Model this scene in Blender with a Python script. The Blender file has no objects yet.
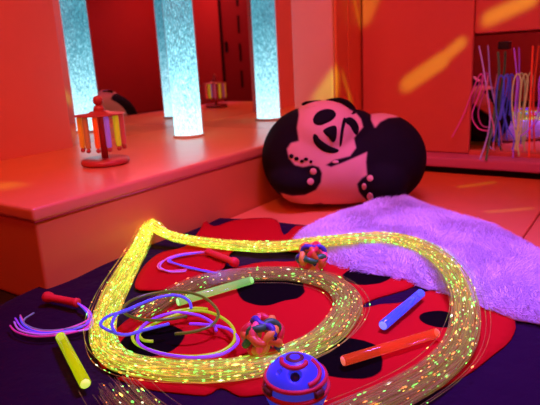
import bpy, bmesh, math, random
from mathutils import Vector, Matrix, noise
from mathutils.geometry import delaunay_2d_cdt
R = math.radians
rnd = random.Random(7)
sc = bpy.context.scene
COL = sc.collection

# ------------------------------------------------------------------ camera
FPX, PITCH, ROLL, YAW, CH = 550.0, R(14.7), R(3.0), R(35), 0.64
CF = Vector((-math.sin(YAW)*math.cos(PITCH), math.cos(YAW)*math.cos(PITCH), -math.sin(PITCH)))
_r = Vector((math.cos(YAW), math.sin(YAW), 0)); _u = _r.cross(CF)
CR = (_r*math.cos(ROLL) - _u*math.sin(ROLL)).normalized(); CU = CR.cross(CF).normalized()
CC = Vector((0, 0, CH))
cam = bpy.data.cameras.new('camera'); cam_o = bpy.data.objects.new('camera', cam); COL.objects.link(cam_o)
cam.sensor_width = 36; cam.lens = 36*FPX/540; cam.clip_start = .02
m = Matrix((CR, CU, -CF)).transposed().to_4x4(); m.translation = CC
cam_o.matrix_world = m
cam.dof.use_dof = True; cam.dof.focus_distance = 1.25; cam.dof.aperture_fstop = 5.0
sc.camera = cam_o
def ray(px, py): return CF*FPX + CR*(px-270) - CU*(py-202.5)
def onz(px, py, z=0.0):
    d = ray(px, py); return CC + d*((z-CH)/d.z)
def ony(px, py, y):
    d = ray(px, py); return CC + d*(y/d.y)
def onx(px, py, x):
    d = ray(px, py); return CC + d*(x/d.x)

# ------------------------------------------------------------------ materials
def new_mat(name):
    mt = bpy.data.materials.new(name); mt.use_nodes = True
    nt = mt.node_tree; b = nt.nodes['Principled BSDF']
    return mt, nt, b
def setin(b, k, v):
    if k in b.inputs: b.inputs[k].default_value = v
def mat(name, col, rough=.5, spec=.4, emit=None, estr=0, trans=0, alpha=1, metal=0, bump=0, bscale=40, var=0, sheen=0, coat=0):
    mt, nt, b = new_mat(name)
    setin(b, 'Base Color', (*col, 1)); setin(b, 'Roughness', rough); setin(b, 'Specular IOR Level', spec)
    setin(b, 'Metallic', metal); setin(b, 'Transmission Weight', trans); setin(b, 'Alpha', alpha)
    setin(b, 'Sheen Weight', sheen); setin(b, 'Coat Weight', coat)
    if emit: setin(b, 'Emission Color', (*emit, 1)); setin(b, 'Emission Strength', estr)
    if bump or var:
        tc = nt.nodes.new('ShaderNodeTexCoord'); nz = nt.nodes.new('ShaderNodeTexNoise')
        nz.inputs['Scale'].default_value = bscale; nz.inputs['Detail'].default_value = 4
        nt.links.new(tc.outputs['Object'], nz.inputs['Vector'])
        if bump:
            bp = nt.nodes.new('ShaderNodeBump'); bp.inputs['Strength'].default_value = bump; bp.inputs['Distance'].default_value = .02
            nt.links.new(nz.outputs['Fac'], bp.inputs['Height']); nt.links.new(bp.outputs['Normal'], b.inputs['Normal'])
        if var:
            mx = nt.nodes.new('ShaderNodeMix'); mx.data_type = 'RGBA'
            mx.inputs[6].default_value = (*[c*(1-var) for c in col], 1); mx.inputs[7].default_value = (*[min(1, c*(1+var)) for c in col], 1)
            nt.links.new(nz.outputs['Fac'], mx.inputs[0]); nt.links.new(mx.outputs[2], b.inputs['Base Color'])
    return mt
M = {}
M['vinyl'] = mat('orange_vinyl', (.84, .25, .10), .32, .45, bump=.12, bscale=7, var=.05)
M['mat_vinyl'] = mat('mat_vinyl', (.84, .23, .07), .4, .35, bump=.12, bscale=6, var=.05)
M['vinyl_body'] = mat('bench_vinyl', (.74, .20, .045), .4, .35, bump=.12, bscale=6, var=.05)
M['vinyl_red'] = mat('red_vinyl', (.80, .20, .17), .42, .3, bump=.06, bscale=5, var=.05)
M['vinyl_pink'] = mat('pale_vinyl', (.80, .50, .54), .45, .3, bump=.06, bscale=5, var=.04)
M['ledge'] = mat('lilac_vinyl', (.70, .20, .62), .5, .3, bump=.05, bscale=8)
M['dark'] = mat('dark_plinth', (.012, .006, .008), .6)
M['floor'] = mat('dark_floor', (.02, .008, .012), .7)
M['wall'] = mat('red_paint', (.72, .12, .12), .6, .3, var=.05, bscale=3)
M['ceil'] = mat('ceiling_paint', (.6, .35, .3), .8)
M['mirror'] = mat('mirror_glass', (.84, .80, .82), .012, .5, metal=1)
M['mirror_edge'] = mat('mirror_trim', (.55, .10, .09), .45, .4)
M['door'] = mat('dark_red_door', (.40, .05, .06), .5)
M['black'] = mat('black_fabric', (.008, .005, .006), .85, .1, bump=.15, bscale=90)
M['white'] = mat('white_fabric', (.80, .40, .26), .7, .25, bump=.15, bscale=60)
M['sheet'] = mat('purple_sheet', (.016, .0015, .017), .85, .06, bump=.7, bscale=11, sheen=.03)
M['base_black'] = mat('black_plastic', (.02, .02, .025), .4)
M['handle'] = mat('red_handle_rubber', (.72, .035, .03), .5, .35, bump=.1, bscale=60)
M['spin_wood'] = mat('red_painted_wood', (.52, .06, .06), .35, .5)
def fluor(name, col, e, rough=.3, trans=0.0):
    return mat(name, col, rough, .5, emit=col, estr=e, trans=trans)

# ------------------------------------------------------------------ helpers
def link(o, parent=None):
    COL.objects.link(o)
    if parent: o.parent = parent
    return o
def mesh_obj(name, verts, faces, m, parent=None, smooth=True):
    me = bpy.data.meshes.new(name); me.from_pydata([tuple(v) for v in verts], [], faces); me.update()
    if smooth: me.polygons.foreach_set('use_smooth', [True]*len(me.polygons))
    for k in (m if isinstance(m, (list, tuple)) else [m]): me.materials.append(k)
    return link(bpy.data.objects.new(name, me), parent)
def bm_obj(name, bm, m, parent=None, smooth=True):
    me = bpy.data.meshes.new(name); bmesh.ops.recalc_face_normals(bm, faces=bm.faces); bm.to_mesh(me); bm.free()
    if smooth: me.polygons.foreach_set('use_smooth', [True]*len(me.polygons))
    me.materials.append(m)
    return link(bpy.data.objects.new(name, me), parent)
def empty(name, loc, rz=0):
    o = bpy.data.objects.new(name, None); o.empty_display_size = .05; o.location = loc; o.rotation_euler = (0, 0, rz); COL.objects.link(o); return o
def tag(o, label, cat, group=None):
    o['label'] = label; o['category'] = cat
    if group: o['group'] = group
    return o
def struct(o): o['kind'] = 'structure'; return o
def box_bm(x0, x1, y0, y1, z0, z1, bev=0, seg=3):
    bm = bmesh.new(); bmesh.ops.create_cube(bm, size=1)
    for v in bm.verts: v.co = Vector((x0+(v.co.x+.5)*(x1-x0), y0+(v.co.y+.5)*(y1-y0), z0+(v.co.z+.5)*(z1-z0)))
    if bev: bmesh.ops.bevel(bm, geom=bm.edges[:], offset=bev, segments=seg, profile=.6, affect='EDGES')
    return bm
def puff_bm(x0, x1, y0, y1, z0, z1, bev, axis, puff, n=18):
    """upholstered slab: bevelled edges, faces along +-axis swell by puff"""
    bm = box_bm(x0, x1, y0, y1, z0, z1, bev, 4)
    bmesh.ops.subdivide_edges(bm, edges=[e for e in bm.edges if e.calc_length() > .08], cuts=n, use_grid_fill=True)
    lo, hi = (x0, y0, z0), (x1, y1, z1)
    o = [i for i in range(3) if i != axis]
    for v in bm.verts:
        w = 1
        for i in o:
            t = (v.co[i]-lo[i])/(hi[i]-lo[i]); w *= max(0, 4*t*(1-t))**.5
        mid = (lo[axis]+hi[axis])/2
        k = noise.noise(Vector((v.co.x*4, v.co.y*4, v.co.z*4)))*.35
        if v.co[axis] > mid: v.co[axis] += puff*(w+k*w)
    return bm
def lathe_bm(prof, n=32, bm=None, org=Vector((0, 0, 0))):
    bm = bm or bmesh.new(); rings = []
    for r, z in prof:
        rings.append([bm.verts.new(org+Vector((max(r, 1e-5)*math.cos(2*math.pi*i/n), max(r, 1e-5)*math.sin(2*math.pi*i/n), z))) for i in range(n)])
    for a, b in zip(rings, rings[1:]):
        for i in range(n): bm.faces.new((a[i], a[(i+1) % n], b[(i+1) % n], b[i]))
    bm.faces.new(rings[0][::-1]); bm.faces.new(rings[-1])
    return bm
def tube_geo(pts, r, n=8, cap=True, closed=False):
    """verts/faces of a swept tube; r is a float or list"""
    V, Fc = [], []; N = len(pts); up = Vector((0, 0, 1)); prev = None
    for i, p in enumerate(pts):
        a = pts[(i-1) % N] if (closed or i > 0) else pts[i]; b = pts[(i+1) % N] if (closed or i < N-1) else pts[i]
        t = (b-a).normalized()
        if prev is None:
            s = t.cross(up)
            if s.length < .1: s = t.cross(Vector((1, 0, 0)))
        else: s = prev - t*prev.dot(t)
        s.normalize(); prev = s; u = s.cross(t)
        rr = r[i] if isinstance(r, list) else r
        for k in range(n):
            th = 2*math.pi*k/n; V.append(p + (s*math.cos(th)+u*math.sin(th))*rr)
    for i in range(N if closed else N-1):
        for k in range(n):
            j = (i+1) % N
            Fc.append((i*n+k, i*n+(k+1) % n, j*n+(k+1) % n, j*n+k))
    if cap and not closed:
        Fc.append(tuple(range(n))[::-1]); Fc.append(tuple((N-1)*n+k for k in range(n)))
    return V, Fc
def catmull(P, n=8, closed=False):
    out = []; N = len(P)
    for i in range(N if closed else N-1):
        g = (lambda k: P[k % N]) if closed else (lambda k: P[min(max(k, 0), N-1)])
        p0, p1, p2, p3 = g(i-1), g(i), g(i+1), g(i+2)
        for k in range(n):
            t = k/n
            out.append(.5*((2*p1)+(p2-p0)*t+(2*p0-5*p1+4*p2-p3)*t*t+(3*p1-p0-3*p2+p3)*t**3))
    if not closed: out.append(P[-1].copy())
    return out
def tube(name, pts, r, m, parent=None, n=8, closed=False, sm=8):
    p = catmull(pts, sm, closed); V, Fc = tube_geo(p, r, n, True, closed)
    return mesh_obj(name, V, Fc, m, parent)
def inside(p, poly):
    c = False; n = len(poly); j = n-1
    for i in range(n):
        a, b = poly[i], poly[j]
        if (a[1] > p[1]) != (b[1] > p[1]) and p[0] < (b[0]-a[0])*(p[1]-a[1])/(b[1]-a[1])+a[0]: c = not c
        j = i
    return c
def segdist(p, poly):
    d = 1e9; n = len(poly)
    for i in range(n):
        ax, ay = poly[i][0], poly[i][1]; bx, by = poly[(i+1) % n][0], poly[(i+1) % n][1]
        dx, dy = bx-ax, by-ay; L = dx*dx+dy*dy
        t = 0 if L == 0 else max(0, min(1, ((p[0]-ax)*dx+(p[1]-ay)*dy)/L))
        d = min(d, math.hypot(p[0]-ax-t*dx, p[1]-ay-t*dy))
    return d
def resample(poly, step):
    out = []
    for i in range(len(poly)):
        a, b = poly[i], poly[(i+1) % len(poly)]; L = math.hypot(b[0]-a[0], b[1]-a[1]); k = max(1, round(L/step))
        for q in range(k): out.append((a[0]+(b[0]-a[0])*q/k, a[1]+(b[1]-a[1])*q/k))
    return out
def fill(poly, step):
    """triangulated region: (points2d, tris, boundary loop length)"""
    poly = resample(poly, step); nb = len(poly); pts = list(poly)
    xs = [p[0] for p in poly]; ys = [p[1] for p in poly]
    y = min(ys); row = 0
    while y < max(ys):
        x = min(xs)+(row % 2)*step/2
        while x < max(xs):
            if inside((x, y), poly) and segdist((x, y), poly) > step*.55: pts.append((x, y))
            x += step
        y += step*.87; row += 1
    r = delaunay_2d_cdt([Vector(p) for p in pts], [(i, (i+1) % nb) for i in range(nb)], [], 1, 1e-6)
    return [tuple(v) for v in r[0]], [tuple(f) for f in r[2]], poly
def slab(poly, step, top, thick, Vo=None, Fo=None):
    """sheet over a 2-D outline; top(x,y,d) gives the upper height, edges close downward"""
    P, T, pl = fill(poly, step)
    V = [] if Vo is None else Vo; Fc = [] if Fo is None else Fo; b = len(V); n = len(P)
    D = [segdist(p, pl) for p in P]
    for p, d in zip(P, D): V.append(Vector((p[0], p[1], top(p[0], p[1], d))))
    for p, d in zip(P, D): V.append(Vector((p[0], p[1], top(p[0], p[1], d)-thick)))
    ec = {}
    for t in T:
        a, bb, c = t
        if (P[bb][0]-P[a][0])*(P[c][1]-P[a][1])-(P[bb][1]-P[a][1])*(P[c][0]-P[a][0]) < 0: t = (a, c, bb)
        Fc.append(tuple(b+i for i in t)); Fc.append(tuple(b+n+i for i in t[::-1]))
        for i in range(3): ec[(t[i], t[(i+1) % 3])] = 1
    for (i, j) in ec:
        if (j, i) not in ec: Fc.append((b+j, b+i, b+n+i, b+n+j))
    return V, Fc
def copy_tree(o, parent=None):
    c = o.copy(); COL.objects.link(c); c.parent = parent
    for ch in list(o.children): copy_tree(ch, c)
    return c

# ------------------------------------------------------------------ room
XL, YB, XS, YR, XE, YF = -2.40, 2.51, -1.28, 3.10, 1.5, -1.5   # left wall, alcove back wall, return, recessed back wall, right, front
ZF, ZC, BT = -.05, 2.2, .265
struct(bm_obj('floor', box_bm(XL-.2, XE+.2, YF-.2, YR+.2, ZF-.1, ZF), M['floor'], smooth=False))
struct(bm_obj('ceiling', box_bm(XL-.2, XE+.2, YF-.2, YR+.2, ZC, ZC+.1), M['ceil'], smooth=False))
struct(bm_obj('wall_left', box_bm(XL-.15, XL-.012, YF-.15, YR+.15, ZF, ZC), M['wall'], smooth=False))
struct(bm_obj('wall_back', box_bm(XL-.15, XE+.15, YR+.012, YR+.15, ZF, ZC), M['wall'], smooth=False))
struct(bm_obj('wall_right', box_bm(XE, XE+.15, YF-.15, YR+.15, ZF, ZC), M['wall'], smooth=False))
struct(bm_obj('wall_front', box_bm(XL-.15, XE+.15, YF-.15, YF, ZF, ZC), M['wall'], smooth=False))
XS2 = -1.43   # the return wall runs back at a slight skew
def skew(bm):
    for v in bm.verts: v.co.x += (XS2-XS)*max(0, (v.co.y-YB+.06)/(YR-YB))
    return bm
bm = box_bm(XL-.012, XS-.075, YB+.012, YR+.012, ZF, ZC)
for v in bm.verts:
    if v.co.x > XL+.1 and v.co.y > YB+.1: v.co.x = XS2-.085
struct(bm_obj('wall_alcove', bm, M['wall'], smooth=False))
# door behind the camera, seen only in the corner mirrors
d = bm_obj('door_1', box_bm(-.35, .42, YF, YF+.035, ZF, 1.75, .006), M['door'], smooth=False); struct(d)
for z in (.25, .62, 1.0, 1.36):
    bm_obj('slot', box_bm(.10, .135, YF+.034, YF+.042, z, z+.24), M['dark'], d, False)
bm_obj('handle', box_bm(.34, .37, YF+.034, YF+.07, .75, .9, .008), M['base_black'], d)
struct(bm_obj('trim_1', box_bm(.42, .47, YF, YF+.045, ZF, 1.8, .006), M['dark'], smooth=False))

G = 'padded wall panels'
def pad(x0, x1, y0, y1, z0, z1, axis, sgn, m, label, sk=False):
    bm = puff_bm(x0, x1, y0, y1, z0, z1, .012, axis, .004, 10)
    if sgn < 0:
        for v in bm.verts: v.co[axis] = (x0+x1 if axis == 0 else y0+y1)-v.co[axis]
    if sk: skew(bm)
    return tag(bm_obj('wall_pad', bm, m), label, 'wall pad', G)
ym = onx(73, 140, XL+.05).y
pad(XL-.01, XL+.05, -.2, ym, BT-.01, 1.9, 0, 1, M['vinyl_red'], 'large salmon red padded wall panel standing on the bench at far left')
xm = ony(293, 60, YB-.05).x
xc = ony(338, 60, YB-.02).x
pad(xm, XS-.022, YB-.055, YB+.01, BT-.02, 1.9, 1, -1, M['vinyl_pink'], 'pale pink padded wall panel behind the sleeping panda')
pad(XS-.02, XS, YB-.06, YB+.20, ZF+.01, 1.9, 0, 1, M['vinyl'], 'narrow orange padded panel on the wall corner behind the panda', True)
pad(XS-.04, XS, YB+.205, YR-.03, ZF+.01, 1.9, 0, 1, M['vinyl'], 'narrow orange padded panel in the recess beside the wide red panel', True)
xn = ony(471, 90, YR-.05).x
zb, zt = ony(474, 150, YR-.035).z, ony(474, 36, YR-.035).z
pad(XS2+.004, xn, YR-.05, YR+.01, .08, 1.9, 1, -1, M['vinyl_red'], 'wide red padded wall panel with the slanted yellow light patch')
XM2 = .25
pad(xn+.005, XM2, YR-.05, YR+.01, zt+.01, 1.9, 1, -1, M['vinyl_red'], 'red padded wall panel above the low mirror with the neon strings')
pad(XM2+.005, XE, YR-.05, YR+.01, .075, 1.9, 1, -1, M['vinyl_red'], 'red padded wall panel right of the low mirror, out past the strings')

def mirror(name, x0, x1, y0, y1, z0, z1, label, frame_axis, b=.006):
    e = empty(name, ((x0+x1)/2, (y0+y1)/2, z0)); L = Vector(e.location)
    g = box_bm(x0-L.x, x1-L.x, y0-L.y, y1-L.y, 0, z1-z0)
    bm_obj('glass', g, M['mirror'], e, False)
    return tag(e, label, 'mirror', 'wall mirrors')
mirror('wall_mirror', XL-.012, XL, ym+.001, YB, BT-.008, 1.9, 'tall left wall mirror in the bubble tube corner, beside the salmon pad', 0)
mirror('wall_mirror', XL+.001, xm-.001, YB, YB+.012, BT-.008, 1.9, 'tall back wall mirror in the bubble tube corner, beside the pale pink pad', 1)
mr = mirror('wall_mirror', xn+.005, XM2, YR-.035, YR-.023, zb, zt, 'low wide mirror in a red recess behind the neon strings', 1)
L = Vector(mr.location)
bm_obj('frame', box_bm(xn+.004-L.x, XM2-L.x, -.03, .005, -.03, 0, .004), M['vinyl_red'], mr)
bm_obj('clip', box_bm(ony(499, 45, YR-.04).x-L.x, ony(510, 45, YR-.04).x-L.x, -.04, -.007, zt-zb-.075, zt-zb-.035, .006), M['base_black'], mr)

# ledge under the low mirror
led = empty('wall_ledge', (-.3, 3.0, 0))
bm_obj('cushion', box_bm(XS2+.03+.3, XE-.01+.3, -.085, .095, .024, .078, .012), M['ledge'], led)
bm_obj('plinth', box_bm(XS2+.03+.3, XE-.01+.3, -.045, .095, ZF, .024), M['dark'], led, False)
tag(led, 'long low lilac padded ledge below the mirror with the neon strings', 'ledge')

# bench
bx, by0 = -1.43, .86
be = empty('padded_bench', (-1.8, 1.6, ZF)); bl = Vector(be.location)
bm = puff_bm(XL+.001-bl.x, bx+.008-bl.x, by0-.008-bl.y, YB-.001-bl.y, .218-bl.z, BT-.004-bl.z, .013, 2, .004, 16)
for v in bm.verts:
    if v.co.x < XL+.004-bl.x+.014 or v.co.y > YB-.001-bl.y-.014: v.co.z = .218-bl.z if v.co.z < .240-bl.z else BT-.004-bl.z
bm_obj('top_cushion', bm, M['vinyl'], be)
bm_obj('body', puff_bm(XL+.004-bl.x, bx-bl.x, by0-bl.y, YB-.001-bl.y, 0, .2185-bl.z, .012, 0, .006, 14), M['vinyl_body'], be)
bm = bmesh.new()
V, Fc = tube_geo([Vector((bx+.004-bl.x, y-bl.y, .218-bl.z)) for y in (by0-.004, 1.6, YB-.01)], .0025, 6)
mesh_obj('piping', V, Fc, M['spin_wood'], be)
tag(be, 'long orange vinyl padded bench carrying the bubble tube and spinner', 'bench')

# floor mats
sx = onz(533, 222, 0).x
for (x0, x1, y0, y1, lb) in ((bx+.012, sx-.002, 1.30, 2.91, 'orange floor mat under the panda, next to the bench'),
                             (sx+.002, .75, 1.30, 2.91, 'orange floor mat past the seam at the right, below the ledge'),
                             (bx+.012, sx-.002, -.3, 1.297, 'orange floor mat under the purple sheet, its edge showing at left'),
                             (sx+.002, .75, -.3, 1.297, 'orange floor mat at bottom right hidden under the purple sheet')):
    tag(bm_obj('floor_mat', puff_bm(x0, x1, y0, y1, ZF, -.002, .010, 2, .002, 12), M['mat_vinyl'], smooth=True), lb, 'mat', 'orange floor mats')

# ------------------------------------------------------------------ bubble tube
def bubble_mat():
    mt, nt, b = new_mat('bubble_water')
    N = nt.nodes; Lk = nt.links
    tc = N.new('ShaderNodeTexCoord'); mp = N.new('ShaderNodeMapping'); mp.inputs['Scale'].default_value = (300, 300, 62)
    Lk.new(tc.outputs['Object'], mp.inputs['Vector'])
    nz = N.new('ShaderNodeTexNoise'); nz.inputs['Scale'].default_value = 1; nz.inputs['Detail'].default_value = 4; nz.inputs['Roughness'].default_value = .8
    Lk.new(mp.outputs['Vector'], nz.inputs['Vector'])
    sp = N.new('ShaderNodeSeparateXYZ'); Lk.new(tc.outputs['Object'], sp.inputs[0])
    mr_ = N.new('ShaderNodeMapRange'); mr_.inputs['From Min'].default_value = .02; mr_.inputs['From Max'].default_value = .62
    mr_.inputs['To Min'].default_value = .17; mr_.inputs['To Max'].default_value = -.04
    Lk.new(sp.outputs['Z'], mr_.inputs['Value'])
    ad = N.new('ShaderNodeMath'); Lk.new(nz.outputs['Fac'], ad.inputs[0]); Lk.new(mr_.outputs[0], ad.inputs[1])
    rp = N.new('ShaderNodeValToRGB'); e = rp.color_ramp.elements
    e[0].position = .36; e[0].color = (.0, .12, .18, 1); e[1].position = .72; e[1].color = (1.7, 3.3, 3.6, 1)
    a = e.new(.45); a.color = (.02, .40, .55, 1); c = e.new(.54); c.color = (.12, .80, 1.0, 1)
    Lk.new(ad.outputs[0], rp.inputs[0])
    Lk.new(rp.outputs[0], b.inputs['Emission Color']); setin(b, 'Emission Strength', .9)
    setin(b, 'Base Color', (.02, .06, .07, 1)); setin(b, 'Roughness', .08)
    return mt
tp = onz(189, 136, BT)
bt = empty('bubble_tube', (tp.x, tp.y, BT))
bm_obj('water_column', lathe_bm([(.072, .012), (.072, .4), (.072, .8), (.072, 1.5)], 48), bubble_mat(), bt)
gl = mat('clear_acrylic', (1, 1, 1), .02, .5, alpha=.12)
bm = bmesh.new()
for i in range(2):
    pass
bm_obj('tube_wall', lathe_bm([(.0745, .0125), (.0775, .0125), (.0775, 1.55), (.0745, 1.55)], 48), gl, bt)
bm_obj('base_collar', lathe_bm([(.082, 0), (.082, .010), (.078, .0125), (.0, .0125)], 48), mat('white_collar', (.8, .85, .85), .4), bt)
tag(bt, 'tall glowing cyan white bubble tube on the padded bench in the mirror corner', 'bubble tube')

# ------------------------------------------------------------------ spinner of coloured tubes
s0 = onz(106, 164, BT); sp_ = empty('rainbow_spinner', (s0.x, s0.y, BT+.0015), math.atan2(CC.x-s0.x, -(CC.y-s0.y))); sp_.scale = (.94, .94, .94)
W = M['spin_wood']
bm_obj('base', lathe_bm([(.088, 0), (.098, .004), (.100, .012), (.098, .020), (.09, .024), (.02, .025), (.0, .025)], 48), W, sp_)
bm_obj('post', lathe_bm([(.014, .024), (.014, .20), (.019, .205), (.024, .23), (.016, .245), (.0, .245)], 24), W, sp_)
bm_obj('knob', lathe_bm([(.005, .243)]+[(.021*math.sin(t), .264-.021*math.cos(t)) for t in [.3+i*.28 for i in range(11)]], 24), W, sp_)
bm_obj('top_plate', lathe_bm([(.0, .204), (.10, .2045), (.103, .207), (.10, .2095), (.05, .212), (.035, .222), (.0, .222)], 48), W, sp_)
cols = [(.85, .07, .04), (.80, .75, .02), (.70, .10, .22), (.82, .72, .02), (.45, .10, .22), (.80, .40, .03), (.90, .30, .02), (.48, .16, .05), (.95, .11, .01), (.34, .18, .95), (.62, .80, .02), (.60, .06, .07)]
tm = [fluor('spinner_tube_%d' % i, c, .22) for i, c in enumerate(cols)]
for i in range(12):
    a = 2*math.pi*(i+.5)/12; x, y = .086*math.cos(a), .086*math.sin(a)
    t = bm_obj('tube', lathe_bm([(.006, .2045), (.0090, .202), (.0105, .198), (.0105, .085), (.0090, .080), (.006, .078)], 16, None, Vector((x, y, 0))), tm[i], sp_)
    bm_obj('bead', lathe_bm([(.003, .079)]+[(.0095*math.sin(q), .0685+.0095*math.cos(q)) for q in [.5+i2*.3 for i2 in range(9)]], 12, None, Vector((x, y, 0))), W, t)
tag(sp_, 'red wooden carousel toy hung with coloured tubes, standing on the bench', 'toy')

# ------------------------------------------------------------------ sleeping panda bean bag
pc = onz(341, 204, 0)
pdir = Vector((CC.x-pc.x, CC.y-pc.y, 0)).normalized()     # towards the viewer
PW = math.atan2(pdir.x, -pdir.y)                            # local -Y faces the viewer
PDIST = (pc-CC).dot(CF); PS = FPX/PDIST
pc2 = pc - pdir*.01
panda = empty('panda_bean_bag', (pc2.x, pc2.y, 0), PW)
def pu(px, py): return ((px-341)/PS*1.02, (205.5-py + (px-341)*(-.052))/PS*1.0)
PM = Matrix.Translation((pc2.x, pc2.y, 0)) @ Matrix.Rotation(PW, 4, 'Z'); PI_ = PM.inverted(); PCL = PI_ @ CC
def pray(px, py): return ((PI_.to_3x3()) @ ray(px, py)).normalized()
def ploc(px, py, y): d_ = pray(px, py); return PCL+d_*((y-PCL.y)/d_.y)
def ell(px, py, rx, rz, y, ry):
    c = ploc(px, py, y); k = (PM @ c-CC).dot(CF)/FPX; return (c, Vector((rx*k, ry, rz*k)))
def hit(px, py):
    d_ = pray(px, py); t = (ploc(px, py, -.45)-PCL).length
    for _ in range(400):
        p = PCL+d_*t
        if sdf(p) <= 0: return p
        t += .0025
    return ploc(px, py, 0)
EL = [ell(312, 157, 50, 50, 0, .19), ell(380, 159, 45, 45, .02, .19), ell(340, 165, 58, 41, 0, .19),
      ell(324, 130, 34, 29, -.06, .13), ell(356, 132, 20, 22, -.02, .10),
      ell(296, 178, 26, 17, -.10, .11), ell(382, 180, 25, 22, -.11, .10), ell(378, 127, 20, 12, .06, .10), ell(335, 142, 40, 36, .13, .12)]
def sdf(p):
    s = 0
    for c, r in EL:
        q = Vector(((p.x-c.x)/r.x, (p.y-c.y)/r.y, (p.z-c.z)/r.z)); k = q.length
        s += math.exp(-14*(k-1)*1.0)
    return -math.log(max(s, 1e-12))/14
pcx = ploc(341, 158, 0)
bm = bmesh.new(); bmesh.ops.create_icosphere(bm, subdivisions=6, radius=1)
for v in bm.verts:
    d = v.co.normalized(); lo, hi = .02, .7
    for _ in range(22):
        mid = (lo+hi)/2
        if sdf(pcx+d*mid) > 0: hi = mid
        else: lo = mid
    p = pcx+d*lo
    p.y += .004*noise.noise(p*14); 
    if p.z < .03: p.z = .002+max(0, p.z+.03)*.45 if p.z > -.03 else .002
    v.co = p
def gxy(v):
    q = PM @ v-CC; w_ = q.dot(CF); return 270+FPX*q.dot(CR)/w_, 202.5-FPX*q.dot(CU)/w_
BLK_L = [(297, 96), (299, 115), (297, 128), (299, 141), (291, 143), (287, 149), (289, 158), (295, 165), (303, 167), (312, 165), (319, 167), (322, 173), (321, 182), (316, 190), (305, 195), (292, 196), (281, 193), (284, 199), (296, 205), (300, 215), (240, 215), (235, 90)]
BLK_R = [(349, 109), (354, 98), (371, 108), (371, 120), (375, 128), (380, 122), (388, 118), (399, 117), (410, 105), (450, 105), (450, 230), (392, 214), (377, 203), (366, 200), (359, 192), (357, 184), (362, 178), (367, 175), (366, 162), (367, 152), (356, 157), (342, 163), (331, 167), (326, 165), (334, 160), (350, 156), (356, 148), (354, 138), (358, 133), (363, 127), (361, 119), (356, 113)]
BLK_B = [(309, 208), (314, 204), (321, 203), (331, 208), (320, 214)]
bmesh.ops.subdivide_edges(bm, edges=bm.edges[:], cuts=1, use_grid_fill=True)
lay = bm.verts.layers.float.new('dark_patch')
def sd(p, poly): d_ = segdist(p, poly); return -d_ if inside(p, poly) else d_
for v in bm.verts:
    p = gxy(v.co)
    if v.co.y > .10: v[lay] = max(0, min(1, .5-(v.co.z-.20-.10*math.sin(v.co.x*9))*70)); continue
    dd = min(sd(p, BLK_L), sd(p, BLK_R), sd(p, BLK_B))
    v[lay] = max(0, min(1, 0.5-dd/1.4))
mt, nt, b = new_mat('panda_fabric')
at = nt.nodes.new('ShaderNodeAttribute'); at.attribute_name = 'dark_patch'
mx = nt.nodes.new('ShaderNodeMix'); mx.data_type = 'RGBA'; mx.inputs[6].default_value = (.80, .40, .26, 1); mx.inputs[7].default_value = (.010, .006, .008, 1)
nt.links.new(at.outputs['Fac'], mx.inputs[0]); nt.links.new(mx.outputs[2], b.inputs['Base Color'])
setin(b, 'Roughness', .85); setin(b, 'Specular IOR Level', .1)
nz = nt.nodes.new('ShaderNodeTexNoise'); nz.inputs['Scale'].default_value = 9; bp = nt.nodes.new('ShaderNodeBump'); bp.inputs['Strength'].default_value = .25
tc = nt.nodes.new('ShaderNodeTexCoord'); nt.links.new(tc.outputs['Object'], nz.inputs['Vector']); nt.links.new(nz.outputs['Fac'], bp.inputs['Height']); nt.links.new(bp.outputs['Normal'], b.inputs['Normal'])
pbody = bm_obj('body', bm, mt, panda)
def front(u, v):
    lo, hi = -.5, .1
    if sdf(Vector((u, 0.0, v))) > 0: return -.02
    lo, hi = -.5, 0.0
    for _ in range(24):
        mid = (lo+hi)/2
        if sdf(Vector((u, mid, v))) > 0: lo = mid
        else: hi = mid
    return hi
def patch(name, poly, m, parent, thick=.004, step=.009, smooth=True):
    P = [Vector((hh.x, hh.z, 0)) for hh in (hit(*q) for q in poly)]
    if smooth: P = catmull(P, 4, True)
    pts, T, pl = fill([(p.x, p.y) for p in P], step)
    n = len(pts); V = []
    for p in pts:
        d_ = segdist(p, pl); f = front(*p)+.004*noise.noise(Vector((p[0], 0, p[1]))*14)
        V.append(Vector((p[0], f-.0015-thick*min(1, d_/.008)**.5, p[1])))
    for p in pts:
        V.append(Vector((p[0], front(*p)+.02, p[1])))
    Fc = []; ec = {}
    for t in T:
        Fc.append(t); Fc.append(tuple(n+i for i in t[::-1]))
        for i in range(3): ec[(t[i], t[(i+1) % 3])] = 1
    for (i, j) in ec:
        if (j, i) not in ec: Fc.append((j, i, n+i, n+j))
    me = mesh_obj(name, V, Fc, m, parent)
    bm_ = bmesh.new(); bm_.from_mesh(me.data); bmesh.ops.recalc_face_normals(bm_, faces=bm_.faces); bm_.to_mesh(me.data); bm_.free()
    return me
def circ(cx, cy, rx, ry=None): ry = ry or rx; return [(cx+rx*math.cos(i*math.pi/5), cy+ry*math.sin(i*math.pi/5)) for i in range(10)]
patch('ear', [(301.5, 104), (305, 101.5), (312, 100.5), (319, 101.5), (320, 103), (313, 106.5), (305, 107.5)], M['black'], panda)
patch('ear', [(326, 100), (333, 98), (341, 98), (350, 101.5), (356, 109), (354, 114), (349, 108), (341, 104.5), (331, 103)], M['black'], panda)
patch('inner_ear', [(344, 120), (350, 117), (356, 121), (359, 128), (357, 135), (352, 131), (348, 125)], M['black'], panda)
patch('mouth_line', [(343, 119), (346, 119), (344, 130), (342.5, 140), (341, 146), (339.5, 145), (340.5, 132)], M['black'], panda, .003, .005)
patch('eye_patch', [(313, 119), (317, 112.5), (325, 109), (333, 110), (336, 115), (331, 121), (322, 125), (315, 124)], M['black'], panda)
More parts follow.
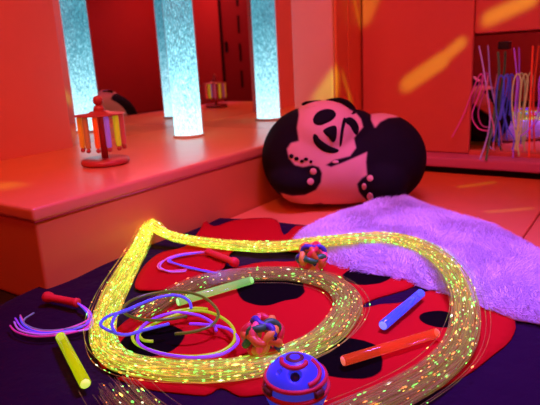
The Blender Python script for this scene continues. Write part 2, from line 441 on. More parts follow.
patch('eye_patch', [(314, 134), (317, 135), (321, 140), (330, 146), (339, 150), (334, 153), (323, 151), (315, 144), (313, 138)], M['black'], panda)
patch('nose', [(323, 131), (328, 127), (335, 125.5), (337, 130), (336, 139), (333, 142), (328, 137)], M['black'], panda, .008)
for c in ((313.3, 171.5, 3.4), (310.6, 181.5, 3.4)): patch('paw_pad', circ(*c), M['white'], panda, .003, .004)
for c in ((370, 178, 3.3), (364, 186.5, 2.6, 3.4), (370, 196.5, 3.2, 3.8)): patch('paw_pad', circ(*c), M['white'], panda, .003, .004)
for c in ((291.5, 156, 2.3), (296.5, 158.5, 2.3, 1.8), (302, 161, 2.0, 1.6), (306, 159, 2.2, 1.6), (311, 161.5, 1.6)): patch('toe_spot', circ(*c), M['black'], panda, .003, .004)
patch('paw_pad', circ(335.5, 161.8, 3.2, 1.5), M['white'], panda, .004, .004)
tag(panda, 'black and white panda bean bag curled up asleep beside the bench', 'bean bag')

# ------------------------------------------------------------------ sheet, blanket, fur rug
def wr(x, y):
    v = Vector((x, y, 0))
    return .007*noise.noise(v*4.5+Vector((3, 1, 0)))+.004*noise.noise(Vector((x*11+y*7, y*3-x*2, 5)))+.007
def W2(pp): return [(p.x, p.y) for p in pp]
def polyw(px, z=.01, n=3): return W2(catmull([onz(*p, z) for p in px], n, True))
sheet = [(-70, 352), (0, 311), (40, 290), (70, 272), (100, 258), (128, 253), (155, 246), (180, 234), (205, 222), (232, 221), (270, 224), (310, 228), (400, 226), (480, 246), (580, 300), (680, 380), (760, 520), (560, 620), (300, 640), (0, 560), (-150, 430)]
V, Fc = slab(polyw(sheet, .0, 3), .022, lambda x, y, d: .004+wr(x, y), .0035)
tag(mesh_obj('sheet', V, Fc, M['sheet']), 'dark purple sheet spread over the floor mats under the toys', 'sheet')

main = [(97, 356), (112, 336), (133, 318), (160, 300), (185, 286), (210, 277), (240, 268), (262, 262), (298, 262), (320, 250), (350, 250), (400, 262), (431, 279), (426, 282), (410, 289), (395, 293), (377, 298), (364, 303), (365, 307), (381, 304), (395, 303), (410, 300), (422, 294), (445, 290), (470, 292), (500, 306), (515, 322), (511, 340), (492, 357), (465, 377), (430, 394), (385, 412), (330, 412), (288, 398), (262, 396), (240, 396), (221, 387), (205, 396), (170, 394), (135, 388), (108, 374)]
flap = [(140, 292), (136, 282), (146, 267), (163, 255), (185, 249), (200, 233), (205, 222), (214, 229), (232, 223), (258, 221), (277, 223), (284, 238), (296, 229), (310, 231), (322, 252), (300, 255), (270, 250), (243, 249), (230, 257), (224, 272), (205, 284), (180, 292)]
spots = [(268, 291, .098), (345, 358, .085), (438, 319, .045), (150, 342, .075), (120, 371, .032), (368, 275, .075), (330, 232, .05)]
mt, nt, b = new_mat('ladybird_red')
tc = nt.nodes.new('ShaderNodeTexCoord'); last = None
nzz = nt.nodes.new('ShaderNodeTexNoise'); nzz.inputs['Scale'].default_value = 6; nt.links.new(tc.outputs['Object'], nzz.inputs['Vector'])
wob = nt.nodes.new('ShaderNodeMath'); wob.operation = 'MULTIPLY_ADD'; wob.inputs[1].default_value = .07; wob.inputs[2].default_value = -.035; nt.links.new(nzz.outputs['Fac'], wob.inputs[0])
for (x, y, r) in spots:
    p = onz(x, y, .015); vm = nt.nodes.new('ShaderNodeVectorMath'); vm.operation = 'DISTANCE'; vm.inputs[1].default_value = (p.x, p.y, .015)
    nt.links.new(tc.outputs['Object'], vm.inputs[0])
    sb = nt.nodes.new('ShaderNodeMath'); sb.operation = 'SUBTRACT'; sb.inputs[1].default_value = r; nt.links.new(vm.outputs['Value'], sb.inputs[0])
    if last is None: last = sb
    else:
        mn = nt.nodes.new('ShaderNodeMath'); mn.operation = 'MINIMUM'; nt.links.new(last.outputs[0], mn.inputs[0]); nt.links.new(sb.outputs[0], mn.inputs[1]); last = mn
ad = nt.nodes.new('ShaderNodeMath'); ad.operation = 'ADD'; nt.links.new(last.outputs[0], ad.inputs[0]); nt.links.new(wob.outputs[0], ad.inputs[1])
rp = nt.nodes.new('ShaderNodeMapRange'); rp.inputs['From Min'].default_value = -.002; rp.inputs['From Max'].default_value = .002; nt.links.new(ad.outputs[0], rp.inputs['Value'])
mx = nt.nodes.new('ShaderNodeMix'); mx.data_type = 'RGBA'; mx.inputs[6].default_value = (.004, .002, .002, 1); mx.inputs[7].default_value = (.47, .008, .007, 1)
nt.links.new(rp.outputs[0], mx.inputs[0]); nt.links.new(mx.outputs[2], b.inputs['Base Color'])
setin(b, 'Roughness', .95); setin(b, 'Specular IOR Level', .03)
V, Fc = slab(polyw(main, .012, 3), .018, lambda x, y, d: .0115+wr(x, y)-.003*(d < .006), .004)
slab(polyw(flap, .012, 3), .018, lambda x, y, d: .0165+wr(x, y)+.006*noise.noise(Vector((x*9, y*9, 2)))*min(1, d/.04), .004, V, Fc)
tag(mesh_obj('ladybird_blanket', V, Fc, mt), 'red blanket with round black spots lying on the purple sheet', 'blanket')

fur = [(297, 238), (309, 229), (330, 221), (352, 213), (375, 203), (392, 199), (410, 201), (428, 209), (445, 216), (470, 223), (500, 232), (525, 246), (560, 268), (600, 300), (590, 335), (540, 318), (512, 313), (482, 303), (455, 293), (430, 285), (405, 277), (375, 271), (340, 264), (312, 252)]
fp = polyw(fur, .03, 3)
def fh(x, y, d):
    e = min(1, d/.09)
    return .016+.048*(e*(2-e))+.016*noise.noise(Vector((x*6, y*6, 9)))*e
V, Fc = slab(fp, .02, fh, .004)
for i in range(len(V)//2): pass
nb = len(V)//2
for i in range(nb): V[nb+i].z = .012
rug = mesh_obj('fur_rug', V, Fc, mat('white_fur_backing', (.85, .78, .85), .9, .1))
me = rug.data
tris = [tuple(p.vertices) for p in me.polygons if len(p.vertices) == 3 and all(i < nb for i in p.vertices)]
hv, hf = [], []
wts = []
for t in tris:
    a, b_, c = (V[i] for i in t); wts.append((b_-a).cross(c-a).length)
for t in rnd.choices(tris, wts, k=60000):
    a, b_, c = (V[i] for i in t); s, q = rnd.random(), rnd.random()
    if s+q > 1: s, q = 1-s, 1-q
    p = a+(b_-a)*s+(c-a)*q; n = (b_-a).cross(c-a).normalized()
    if n.z < 0: n = -n
    cl = noise.noise_vector(p*28); cl2 = noise.noise_vector(p*9)
    dr = (n+Vector((cl.x*.6+cl2.x*.5+rnd.uniform(-.5, .5), cl.y*.6+cl2.y*.5+rnd.uniform(-.5, .5), 0))).normalized()
    Lh = rnd.uniform(.018, .032); sd_ = dr.cross(Vector((rnd.uniform(-1, 1), rnd.uniform(-1, 1), .1))).normalized()*.0009
    bend = Vector((cl2.x, cl2.y, -.5))*.010
    k = len(hv); mid = p+dr*Lh*.55; tip = p+dr*Lh+bend
    hv += [p-sd_, p+sd_, mid+sd_*.7, mid-sd_*.7, tip]; hf += [(k, k+1, k+2, k+3), (k+3, k+2, k+4)]
pile = mesh_obj('pile', hv, hf, mat('white_fur', (.88, .82, .90), .8, .1), rug); pile['kind'] = 'stuff'
tag(rug, 'fluffy white fur rug glowing purple under the black light, in front of the panda', 'rug')

# ------------------------------------------------------------------ fibre optic spray
def ground(x, y): return .012+wr(x, y)
def path3(L):
    out = []
    for (px, py, h) in L:
        p = onz(px, py, h); out.append(p)
    return catmull(out, 12)
PA = path3([(149, 219, .10), (146, 232, .085), (137, 252, .055), (124, 276, .04), (111, 302, .034), (103, 326, .032), (107, 348, .032), (125, 362, .032), (158, 369, .032), (205, 371, .032), (250, 366, .032), (290, 355, .034), (325, 337, .034), (345, 314, .034), (346, 297, .034), (328, 282, .034), (295, 275, .034), (250, 275, .034), (207, 281, .034), (176, 294, .034), (152, 309, .034), (134, 320, .034)])
PB = path3([(149, 219, .10), (158, 229, .085), (172, 236, .06), (195, 241, .045), (230, 245, .04), (270, 247, .04), (310, 243, .06), (350, 239, .085), (390, 238, .085), (420, 246, .085), (445, 262, .085), (461, 287, .065), (466, 315, .05), (459, 344, .04), (437, 369, .036), (402, 391, .034), (360, 411, .034), (310, 432, .034), (250, 446, .034), (190, 440, .034), (150, 418, .034), (126, 396, .034), (112, 378, .034)])
def fibre_mat():
    mt, nt, b = new_mat('light_fibre')
    at = nt.nodes.new('ShaderNodeAttribute'); at.attribute_name = 'side_glow'
    setin(b, 'Base Color', (.48, .33, .08, 1)); setin(b, 'Roughness', .25); setin(b, 'Alpha', .26)
    nt.links.new(at.outputs['Color'], b.inputs['Emission Color']); setin(b, 'Emission Strength', 1.0)
    return mt
FM = fibre_mat()
SPK = [mat('spark_green', (.2, .8, .2), .3, emit=(.18, 1, .10), estr=2.4), mat('spark_yellow', (.8, .8, .2), .3, emit=(1, .85, .12), estr=2.4),
       mat('spark_orange', (.9, .3, .1), .3, emit=(1, .28, .03), estr=2.4), mat('spark_white', (.9, .9, .7), .3, emit=(.9, 1, .55), estr=2.6)]
fo = empty('fibre_optic_spray', (PA[0].x, PA[0].y, 0)); FOL = Vector(fo.location)
def bundle(path, ns, wfun, seed, glow_len, spark_n):
    rr = random.Random(seed); N = len(path)
    fr = []
    for i, p in enumerate(path):
        t = (path[min(i+1, N-1)]-path[max(i-1, 0)]); t.z *= .5; t.normalize(); s = t.cross(Vector((0, 0, 1))).normalized(); fr.append((s, s.cross(t)))
    Lc = [0]
    for a, b in zip(path, path[1:]): Lc.append(Lc[-1]+(b-a).length)
    V, Fc, C = [], [], []; lines = []
    for k in range(ns):
        a0 = rr.uniform(0, 6.283); r0 = rr.random()**.55; ph = rr.uniform(0, 9); stray = 1.0 if rr.random() > .05 else rr.uniform(1.25, 1.7)
        end = N-1-int(abs(rr.gauss(0, .09))*N*.8); pts = []; tw = rr.uniform(-.5, .5)
        hue = rr.random()
        for i in range(0, end, 2):
            w, h = wfun(Lc[i]); an = a0+tw*math.sin(Lc[i]*1.7+ph)*2+.25*math.sin(Lc[i]*6+ph)
            off = fr[i][0]*(math.cos(an)*r0*w*stray)+fr[i][1]*(math.sin(an)*r0*h)
            p = path[i]+off
            p.z = max(p.z, ground(p.x, p.y)+.004); pts.append((p, Lc[i]))
        if len(pts) < 6: continue
        lines.append(pts)
        v, f = tube_geo([q[0]-FOL for q in pts], .0009, 3, True); b0 = len(V); V += v; Fc += [tuple(b0+j for j in ff) for ff in f]
        for q in pts:
            g = .75/(1+math.exp((q[1]-1.25)/.16))+1.3*math.exp(-q[1]/.4); g2 = (.035+.62*g)*(.2+2.6*rr.random()**3)
            c = (.36, .90, .04) if hue > .55 else (.80, .80, .03) if hue > .22 else (1.0, .30, .02)
            c2 = tuple(g2*x for x in c)
            C += [c2]*3
    # light leaking points along the strands
    sv = [[] for _ in SPK]; sf = [[] for _ in SPK]
    for _ in range(spark_n):
        pts = rr.choice(lines); Lm = pts[-1][1]
        for _t in range(6):
            i = rr.randrange(len(pts)-1); 
            if rr.random() < .10+.9/(1+math.exp((pts[i][1]-1.3)/.25)) or (i > len(pts)-5 and rr.random() < .5): break
        p = pts[i][0]-FOL; d = (pts[i+1][0]-pts[i][0]).normalized(); p = p+Vector((0, 0, .0012))
        k = rr.choices((0, 1, 2, 3), (.46, .16, .32, .06))[0]; rad = rr.choice((.0009, .0010, .0012, .0015, .0022)); ln = rad*rr.uniform(1.5, 5)
        s = d.cross(Vector((0, 0, 1))).normalized(); u = s.cross(d)
        b0 = len(sv[k]); sv[k] += [p-d*ln, p+s*rad, p+u*rad, p-s*rad, p-u*rad, p+d*ln]
        for j in range(4): sf[k] += [(b0, b0+1+(j+1) % 4, b0+1+j), (b0+5, b0+1+j, b0+1+(j+1) % 4)]
    o = mesh_obj('strand_bundle', V, Fc, FM, fo); o['kind'] = 'stuff'
    ca = o.data.color_attributes.new('side_glow', 'FLOAT_COLOR', 'POINT')
    ca.data.foreach_set('color', [x for c in C for x in (*c, 1)])
    VV, FF, MI = [], [], []
    for k in range(len(SPK)):
        b0 = len(VV); VV += sv[k]; FF += [tuple(b0+j for j in f) for f in sf[k]]; MI += [k]*len(sf[k])
    g = mesh_obj('light_points', VV, FF, SPK, o, False); g.data.polygons.foreach_set('material_index', MI); g['kind'] = 'stuff'
    return o
def wA(L):
    t = min(1, L/.5); w = .019+.015*t
    return (w+.004*math.sin(L*5), .018)
def wB(L):
    t = min(1, L/.5); w = .018+.013*t+.012*max(0, min(1, (L-1.3)/.6))
    return (w, .016)
bundle(PA, 210, wA, 3, .62, 2100)
bundle(PB, 190, wB, 5, .62, 1700)
# the source end where the strands come up between bench and mat
bm_obj('ferrule', lathe_bm([(.016, -.02), (.018, .05), (.016, .085), (.012, .09)], 20), M['base_black'], fo)
tag(fo, 'long glowing yellow green fibre optic strands looping across the blanket', 'fibre optics')

# ------------------------------------------------------------------ acrylic rods
def rod(p0, p1, r, col, e, label, alpha=.75, nose=0):
    a = onz(*p0, .03); b = onz(*p1, .03)
    for p in (a, b): p.z = ground(p.x, p.y)+r+.007
    L = (b-a).length; d = (b-a).normalized()
    o = bm_obj('acrylic_rod', lathe_bm([(r*.85, 0), (r, .0015), (r, L-.0015), (r*.85, L)], 28), mat('acrylic', col, .12, .5, emit=col, estr=e, trans=.35, alpha=alpha))
    o.location = a; o.rotation_mode = 'QUATERNION'; o.rotation_quaternion = Vector((0, 0, 1)).rotation_difference(d)
    tip = mat('lit_end', tuple(min(1, c+.15) for c in col), .3, .5, emit=tuple(min(1, c*1.0+.12) for c in col), estr=e*2.4)
    for z in (-.0006, L-.0004):
        bm_obj('end_face', lathe_bm([(r*.84, z), (r*.84, z+.001)], 28), tip, o)
    return tag(o, label, 'rod', 'fluorescent acrylic rods')
rod((61, 340), (86, 388), .0115, (.50, .68, .0), .42, 'yellow acrylic rod lying on the purple sheet at the left')
rod((178, 305), (252, 283), .0110, (.26, .75, .14), .45, 'pale green acrylic rod among the coiled neon tubes', .55)
rod((383, 329), (421, 295), .0115, (.04, .10, .90), .5, 'blue acrylic rod beside the fur rug', .8)
rod((343, 364), (437, 336), .0110, (.85, .09, .01), .28, 'orange red acrylic rod lying across a black spot', .5)

# ------------------------------------------------------------------ neon tube coils
CT = {'blue': fluor('neon_blue', (.10, .12, .90), .30), 'olive': fluor('neon_olive', (.10, .20, .01), .14), 'lime': fluor('neon_lime', (.36, .66, .01), .45),
      'violet': fluor('neon_violet', (.30, .06, .85), .30), 'magenta': fluor('neon_magenta', (.75, .06, .40), .14), 'pink': fluor('neon_pink', (.80, .18, .40), .1),
      'teal': fluor('neon_teal', (.22, .36, .36), .08), 'lilac': fluor('neon_lilac', (.55, .25, .85), .18), 'grey': fluor('neon_grey', (.34, .30, .28), .12),
      'cream': fluor('neon_cream', (.62, .50, .24), .16), 'red': fluor('neon_red', (.85, .04, .02), .28), 'indigo': fluor('neon_indigo', (.06, .05, .50), .3),
      'green': fluor('neon_green', (.10, .22, .14), .06), 'purple': fluor('neon_purple', (.40, .06, .65), .35)}
def zz(L, f=3.375, ox=80, oy=280): return [(x/f+ox, y/f+oy) for x, y in L]
def coil(px, c, label, h0, h1, r=.0036):
    n = len(px); P = []
    for i, q in enumerate(px):
        h = h0+(h1-h0)*math.sin(math.pi*i/(n-1)); P.append(onz(*q, ground(*onz(*q, .02).xy)+h+.008))
    return tag(tube('neon_tube', P, r, CT[c], None, 10), label, 'tube', 'coiled neon tubes')
coil(zz([(375, 95), (368, 72), (340, 55), (300, 52), (230, 70), (160, 103), (100, 120), (70, 145), (85, 165), (150, 185), (220, 168), (300, 148)]), 'blue', 'bright blue neon tube, the leftmost loop of the coils', .03, .05)
coil(zz([(118, 178), (108, 150), (125, 115), (165, 98), (205, 80)]), 'blue', 'short blue neon tube lying over the fibre optic strands', .05, .055)
coil(zz([(360, 122), (300, 132), (230, 135), (165, 120), (145, 98), (180, 66), (260, 43), (350, 40), (420, 60), (465, 105), (450, 148), (390, 173), (320, 182)]), 'olive', 'dark olive neon tube, the rearmost loop of the coils', .02, .035)
coil(zz([(247, 207), (212, 202), (202, 178), (250, 148), (300, 126), (380, 104), (450, 113), (508, 150), (522, 200), (480, 240), (400, 257), (310, 254), (240, 237), (190, 215), (178, 188), (205, 158)]), 'lime', 'yellow green neon tube making the widest front loop', .008, .02)
coil(zz([(460, 172), (448, 146), (400, 120), (320, 110), (240, 135), (200, 172), (198, 212), (250, 242), (330, 258), (400, 262), (480, 250), (528, 218), (530, 192), (500, 165), (440, 152), (370, 148)]), 'violet', 'violet neon tube wound around the yellow green loop', .012, .026)
coil(zz([(430, 98), (390, 95), (350, 100), (310, 108)]), 'lime', 'short yellow green tube end below the pale green rod', .012, .012)

def whip(name_label, h0, h1, strands, zl=0.02):
    a = onz(*h0, .03); b = onz(*h1, .03); r = .0115
    for p in (a, b): p.z = ground(p.x, p.y)+r+.006
    L = (b-a).length; d = (b-a).normalized(); e = empty('string_whisk', a)
    e.rotation_mode = 'QUATERNION'; q = Vector((0, 0, 1)).rotation_difference(d); e.rotation_quaternion = q
    bm_obj('handle', lathe_bm([(.008, -.004), (.014, 0), (.0155, .008), (.0145, .017), (.0105, .026), (.0105, L-.012), (.0125, L-.008), (.0125, L), (.008, L+.002)], 24), M['handle'], e)
    qi = q.inverted()
    for (c, px) in strands:
        P = [b.copy()]
        for i, s in enumerate(px):
            w = onz(*s, .03); w.z = ground(w.x, w.y)+.010+zl*(.4+.6*math.sin(i)); P.append(w)
        P = [qi @ (p-a) for p in P]
        tube('strand', P, .0025, CT[c], e, 8)
    return tag(e, name_label, 'string whisk', 'red handled string whisks')
whip('red handled whisk of neon strings on the purple sheet at far left', (46, 299), (78, 305), [
    ('violet', [(90, 313), (90, 324), (72, 332), (45, 335), (24, 329), (15, 317)]),
    ('blue', [(88, 316), (85, 327), (66, 333), (40, 333), (24, 325), (20, 316)]),
    ('magenta', [(91, 316), (87, 329), (64, 336), (36, 337), (17, 332), (10, 325)]),
    ('pink', [(87, 312), (88, 322), (70, 330), (48, 333), (28, 328), (20, 314)]),
    ('teal', [(89, 314), (88, 325), (68, 331), (42, 331), (26, 325), (24, 319), (34, 313)]),
    ('lilac', [(92, 318), (89, 330), (66, 334), (40, 335), (20, 330), (14, 321)])], .004)
whip('red handled whisk of neon strings between the fibre strands and rod', (236, 266), (208, 254), [
    ('lilac', [(193, 253), (178, 256), (166, 260), (160, 266), (170, 271), (186, 271)]),
    ('violet', [(192, 254), (176, 258), (168, 262), (180, 265), (200, 270), (218, 274)]),
    ('pink', [(190, 254), (174, 258), (160, 263), (159, 268), (172, 270), (187, 269)]),
    ('blue', [(194, 254), (180, 257), (170, 261), (184, 267), (205, 272), (226, 276)])], .006)

# ------------------------------------------------------------------ balls
def ball_loc(px, py, r):
    # centre at pixel, resting on the cloth
    h = .02
    for _ in range(6):
        p = onz(px, py, h+r); h = ground(p.x, p.y)+.006
    return p
KC = [mat('rope_'+n, c, .45, .4, emit=c, estr=e) for n, c, e in (('orange', (.62, .15, .02), .08), ('red', (.6, .03, .03), .10), ('navy', (.05, .04, .26), .06), ('green', (.03, .18, .05), .05), ('pink', (.9, .10, .14), .15), ('yellow', (.75, .36, .04), .08))]
phi = (1+5**.5)/2
axes = [Vector(v).normalized() for v in ((0, 1, phi), (0, 1, -phi), (1, phi, 0), (1, -phi, 0), (phi, 0, 1), (-phi, 0, 1))]
def knot_ball(px, py, r, label, rot):
    p = ball_loc(px, py, r); e = empty('knot_ball', p); e.rotation_euler = rot
    for k, ax in enumerate(axes):
        s = ax.orthogonal().normalized(); u = ax.cross(s)
        ref = axes[(k+1) % 6]; pr_ = (ref-ax*ref.dot(ax)).normalized(); a0 = math.atan2(pr_.dot(u), pr_.dot(s))
        pts = []
        for i in range(60):
            t = 2*math.pi*i/60; rad = r*.80+r*.075*math.sin(5*(t-a0)); pts.append((s*math.cos(t)+u*math.sin(t))*rad + ax*r*.16*math.cos(5*(t-a0)/1.0)*.6)
        V, Fc = tube_geo(pts, r*.182, 10, closed=True); mesh_obj('rope_loop', V, Fc, KC[k], e)
    return tag(e, label, 'ball', 'knotted rope balls')
knot_ball(263, 336, .0465, 'multicoloured knotted rope ball in front, behind the blue ball', (.4, .2, .5))
knot_ball(312, 257, .047, 'multicoloured knotted rope ball at the fur rug edge', (1.5, .7, 2.2))

r = .0565; p = ball_loc(296, 385, r)
gb = empty('giggle_ball', p, 0); gb.rotation_euler = (0, 0, math.atan2(CC.x-p.x, -(CC.y-p.y)))   # local -Y to the viewer
blue = mat('blue_plastic', (.035, .035, .72), .35, .5, emit=(.05, .07, .95), estr=.30); redp = mat('red_rubber', (.55, .03, .035), .5, .3)
brown = mat('brown_rubber', (.10, .03, .012), .6)
def sph_dir(az, el): return Vector((math.sin(az)*math.cos(el), -math.cos(az)*math.cos(el), math.sin(el)))
bm = bmesh.new(); bmesh.ops.create_icosphere(bm, subdivisions=6, radius=r)
holes = [(sph_dir(R(-2), R(49)), .17), (sph_dir(R(-48), R(48)), .075), (sph_dir(R(150), R(46)), .17), (sph_dir(R(-110), R(45)), .16)]
for v in bm.verts:
    d = v.co.normalized(); k = 1
    for hd, ha in holes:
        a = d.angle(hd)
        if a < ha*1.35: k = min(k, 1-.25*max(0, min(1, (ha*1.35-a)/(ha*.4)))) if a < ha*1.2 else k
    z = d.z
    if .02 < z < .32: k = min(k, .965)
    v.co = d*r*k
bm_obj('shell', bm, blue, gb)
for hd, ha in holes:
    q = Vector((0, 0, 1)).rotation_difference(hd); bm = lathe_bm([(r*ha*1.02, -.004), (r*ha*1.02, 0)], 20)
    o = bm_obj('hole', bm, M['base_black'], gb); o.location = hd*r*.80; o.rotation_mode = 'QUATERNION'; o.rotation_quaternion = q
for z in (.345, .0):
    rr_ = r*math.sqrt(1-z*z)
    V, Fc = tube_geo([Vector((rr_*math.cos(i*.1309), rr_*math.sin(i*.1309), r*z)) for i in range(48)], .0042, 8, closed=True); mesh_obj('band', V, Fc, redp, gb)
for az in (-58, 42, 140, -150):
    pts = [sph_dir(R(az+q), math.asin(.17))*r*.985 for q in (-9, -5, 0, 5, 9)]
    V, Fc = tube_geo(pts, .0075, 8); mesh_obj('stud', V, Fc, brown, gb)
pts = [sph_dir(R(a), R(e_))*r*.998 for a, e_ in ((-95, 66), (-60, 64), (-20, 62), (15, 62), (45, 64), (60, 68))]
V, Fc = tube_geo(catmull(pts, 6), .0042, 8); mesh_obj('ridge', V, Fc, redp, gb)
pts = [sph_dir(R(a), R(e_))*r*.998 for a, e_ in ((25, 29), (40, 30), (55, 33), (68, 38), (78, 46), (90, 60))]
V, Fc = tube_geo(catmull(pts, 6), .0045, 8); mesh_obj('ridge', V, Fc, redp, gb)
bm_obj('cap', lathe_bm([(.0165, r*.93), (.0165, r*.962), (.012, r*.985), (.0, r*.995)], 28), brown, gb)
tag(gb, 'blue plastic ball with red bands and round holes at the bottom edge', 'ball')

# ------------------------------------------------------------------ neon strings standing at the low mirror
yL = YR-.085
def loop(px, c, label, r=.0036, dy=0):
    P = []
    n = len(px)
    for i, q in enumerate(px):
        end = (i == 0 or i == n-1)
        y = yL-dy-(.03 if end else .012*math.sin(i*2))
        p = ony(*q, y)
        if p.z < .082: p = onz(*q, .0815)
        P.append(p)
    return tag(tube('neon_string', P, r, CT[c], None, 8), label, 'neon string', 'neon strings at the low mirror')
loop([(452, 137), (462, 118), (470, 98), (477, 80), (481, 74), (483, 79), (479, 95), (472, 115), (478, 128), (488, 131)], 'magenta', 'pink neon string crossing itself, leftmost at the low mirror')
loop([(479, 46), (482, 60), (485, 78), (488, 98), (490, 118), (488, 134), (484, 148), (480, 159)], 'lilac', 'lilac neon string reaching highest at the left of the low mirror', dy=.01)
loop([(488, 76), (487, 95), (490, 112), (494, 130), (493, 150)], 'pink', 'short pink neon string right beside the lilac one', dy=.02)
loop([(498, 52), (499, 70), (497, 92), (494, 115), (490, 138), (486, 160)], 'green', 'dark green neon string hanging below the black clip', .006)
loop([(499, 146), (499, 128), (496, 108), (497, 88), (500, 76), (504, 80), (503, 98), (499, 118), (493, 142)], 'indigo', 'dark blue neon string loop in front of the green one', dy=.015)
loop([(512, 150), (514, 140), (508, 128), (504, 112), (503, 92), (505, 76), (508, 80), (505, 98), (500, 120)], 'indigo', 'second dark blue neon string loop with its tail curling right', dy=.025)
loop([(519, 156), (517, 140), (513, 118), (512, 98), (514, 80), (518, 74), (521, 80), (520, 98), (518, 120), (516, 140)], 'cream', 'cream neon string loop just right of the dark blue loops')
loop([(515, 150), (519, 125), (520, 102), (522, 82), (525, 74), (528, 80), (526, 98), (522, 122), (517, 150)], 'cream', 'second cream neon string loop, beside the red string', dy=.015)
loop([(514, 48), (516, 66), (517, 84), (515, 108), (514, 132), (513, 158)], 'purple', 'thin purple neon string behind the cream loops', .003, -.02)
loop([(533, 46), (532, 66), (531, 90), (530, 118), (529, 158)], 'red', 'straight red neon string at the right of the low mirror', .0045)
loop([(521, 136), (530, 128), (536, 118), (539, 102), (539, 84), (541, 76), (545, 82), (546, 105), (545, 140)], 'purple', 'purple neon string bowing at the right edge of the picture')

# ------------------------------------------------------------------ lights
def area(name, loc, target, size, col, power, spread=180):
    l = bpy.data.lights.new(name, 'AREA'); l.shape = 'DISK'; l.size = size; l.energy = power; l.color = col; l.spread = R(spread)
    o = bpy.data.objects.new(name, l); o.location = loc; COL.objects.link(o)
    o.rotation_euler = (Vector(target)-Vector(loc)).to_track_quat('-Z', 'Y').to_euler(); return o
area('red_flood', (-.45, 1.15, 2.1), (-1.75, 2.75, .55), .4, (1, .18, .17), 7.6, 110)
area('red_wall_wash', (.1, 1.3, 2.1), (-.1, 3.1, .5), .4, (1, .15, .15), 3.3, 110)
area('red_room_lamp', (.3, -.1, 2.1), (-.5, 1.2, .3), .4, (1, .11, .11), 5.5)
area('orange_flood', (-1.2, .5, 2.1), (-1.95, 1.3, .25), .4, (1, .22, .09), 6, 100)
area('black_light', (-.30, 1.30, 2.12), (-.5, 1.2, 0), .5, (.27, .11, 1.0), 22, 68)
area('red_ceiling_lamp', (.6, -.6, 2.1), (.2, -1.2, .4), .4, (1, .12, .12), 16)

# the source end of the fibres spills light on the bench face
fl = bpy.data.lights.new('fibre_source_glow', 'POINT'); fl.energy = 1.1; fl.color = (1, .72, .05); fl.shadow_soft_size = .006
f_o = bpy.data.objects.new('fibre_source_glow', fl); f_o.location = PA[0]+Vector((.004, -.004, -.006)); COL.objects.link(f_o)

# effect projector throwing slanted yellow patches on the walls
pl = bpy.data.lights.new('effect_projector', 'SPOT'); po = bpy.data.objects.new('effect_projector', pl); COL.objects.link(po)
PP = Vector((.35, 1.0, 1.9)); po.location = PP
aim = ony(400, 70, YR)
po.rotation_euler = (aim-PP).to_track_quat('-Z', 'Y').to_euler()
pl.spot_size = R(110); pl.spot_blend = .1; pl.energy = 300; pl.color = (.52, 1, .05); pl.shadow_soft_size = .015
pl.use_nodes = True; nt = pl.node_tree; em = nt.nodes['Emission']
bpy.context.view_layer.update()
inv = po.matrix_world.inverted()
def uv(P): q = inv @ P; return (q.x/-q.z, q.y/-q.z)
def N_(op, a, b=None, c=None):
    n = nt.nodes.new('ShaderNodeMath'); n.operation = op
    for i, x in enumerate((a, b, c)):
        if x is None: continue
        if isinstance(x, (int, float)): n.inputs[i].default_value = x
        else: nt.links.new(x, n.inputs[i])
    return n.outputs[0]
tc = nt.nodes.new('ShaderNodeTexCoord'); sep = nt.nodes.new('ShaderNodeSeparateXYZ'); nt.links.new(tc.outputs['Normal'], sep.inputs[0])
az_ = N_('ABSOLUTE', sep.outputs[2])
U_ = N_('DIVIDE', sep.outputs[0], az_); V_ = N_('DIVIDE', sep.outputs[1], az_)
tot = None
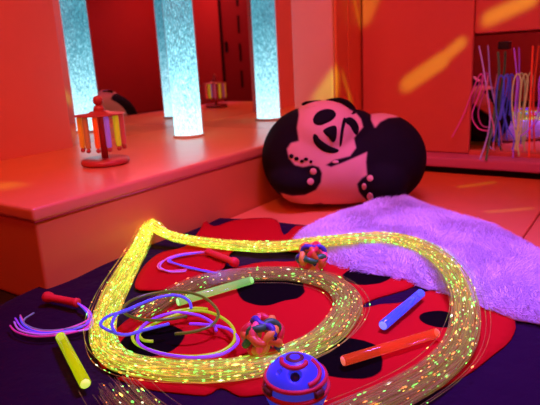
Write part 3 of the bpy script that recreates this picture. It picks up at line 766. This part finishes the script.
def beam(A, B, w, soft, gain):
    global tot
    a, b = uv(A), uv(B); dx, dy = b[0]-a[0], b[1]-a[1]; L2 = dx*dx+dy*dy
    x = N_('SUBTRACT', U_, a[0]); y = N_('SUBTRACT', V_, a[1])
    t = N_('DIVIDE', N_('ADD', N_('MULTIPLY', x, dx), N_('MULTIPLY', y, dy)), L2)
    n = nt.nodes.new('ShaderNodeClamp'); nt.links.new(t, n.inputs[0]); t = n.outputs[0]
    ex = N_('SUBTRACT', x, N_('MULTIPLY', t, dx)); ey = N_('SUBTRACT', y, N_('MULTIPLY', t, dy))
    d = N_('SQRT', N_('ADD', N_('MULTIPLY', ex, ex), N_('MULTIPLY', ey, ey)))
    mr_ = nt.nodes.new('ShaderNodeMapRange'); mr_.interpolation_type = 'SMOOTHSTEP'
    mr_.inputs['From Min'].default_value = w-soft; mr_.inputs['From Max'].default_value = w+soft; mr_.inputs['To Min'].default_value = gain; mr_.inputs['To Max'].default_value = 0
    nt.links.new(d, mr_.inputs['Value'])
    tot = mr_.outputs[0] if tot is None else N_('MAXIMUM', tot, mr_.outputs[0])
yr = YR-.05
beam(ony(409, 83, yr), ony(440, 62, yr), .014, .006, 1)
beam(onz(130, 132, BT), onz(156, 127, BT), .010, .010, .6)
beam(onz(-4, 187, BT), onz(12, 184, BT), .02, .02, .6)
beam(onz(460, 187, 0), onz(494, 182, 0), .003, .004, .7)
beam(onz(488, 212, 0), onz(532, 208, 0), .003, .004, .6)
beam(onx(352, -6, XS-.1), onx(360, 22, XS-.13), .006, .008, .8)
beam(ony(436, 65, yr), ony(460, 44, yr), .010, .006, .9)
beam(ony(490, 18, yr), ony(530, 0, yr), .013, .009, .9)
beam(ony(364, -6, yr), ony(365, 20, yr), .008, .010, .8)
beam(ony(376, -6, yr), ony(366, 18, yr), .009, .009, .7)
beam(ony(320, 97, YB-.05), ony(335, 76, YB-.05), .012, .010, .8)
beam(ony(331, 97, YB-.05), ony(336, 80, YB-.05), .010, .010, .8)
beam(onx(344, 78, XS-.03), onx(352, 98, XS-.06), .007, .009, .8)
nt.links.new(N_('MULTIPLY', tot, 1.0), em.inputs['Strength'])

w = bpy.data.worlds.new('world'); sc.world = w; w.use_nodes = True
w.node_tree.nodes['Background'].inputs[0].default_value = (.02, .004, .006, 1); w.node_tree.nodes['Background'].inputs[1].default_value = 1
sc.view_settings.view_transform = 'Standard'; sc.view_settings.look = 'None'; sc.view_settings.exposure = 0; sc.view_settings.gamma = 1
sc.view_settings.use_curve_mapping = False
sc.cycles.use_denoising = True; sc.cycles.max_bounces = 10; sc.cycles.transparent_max_bounces = 24
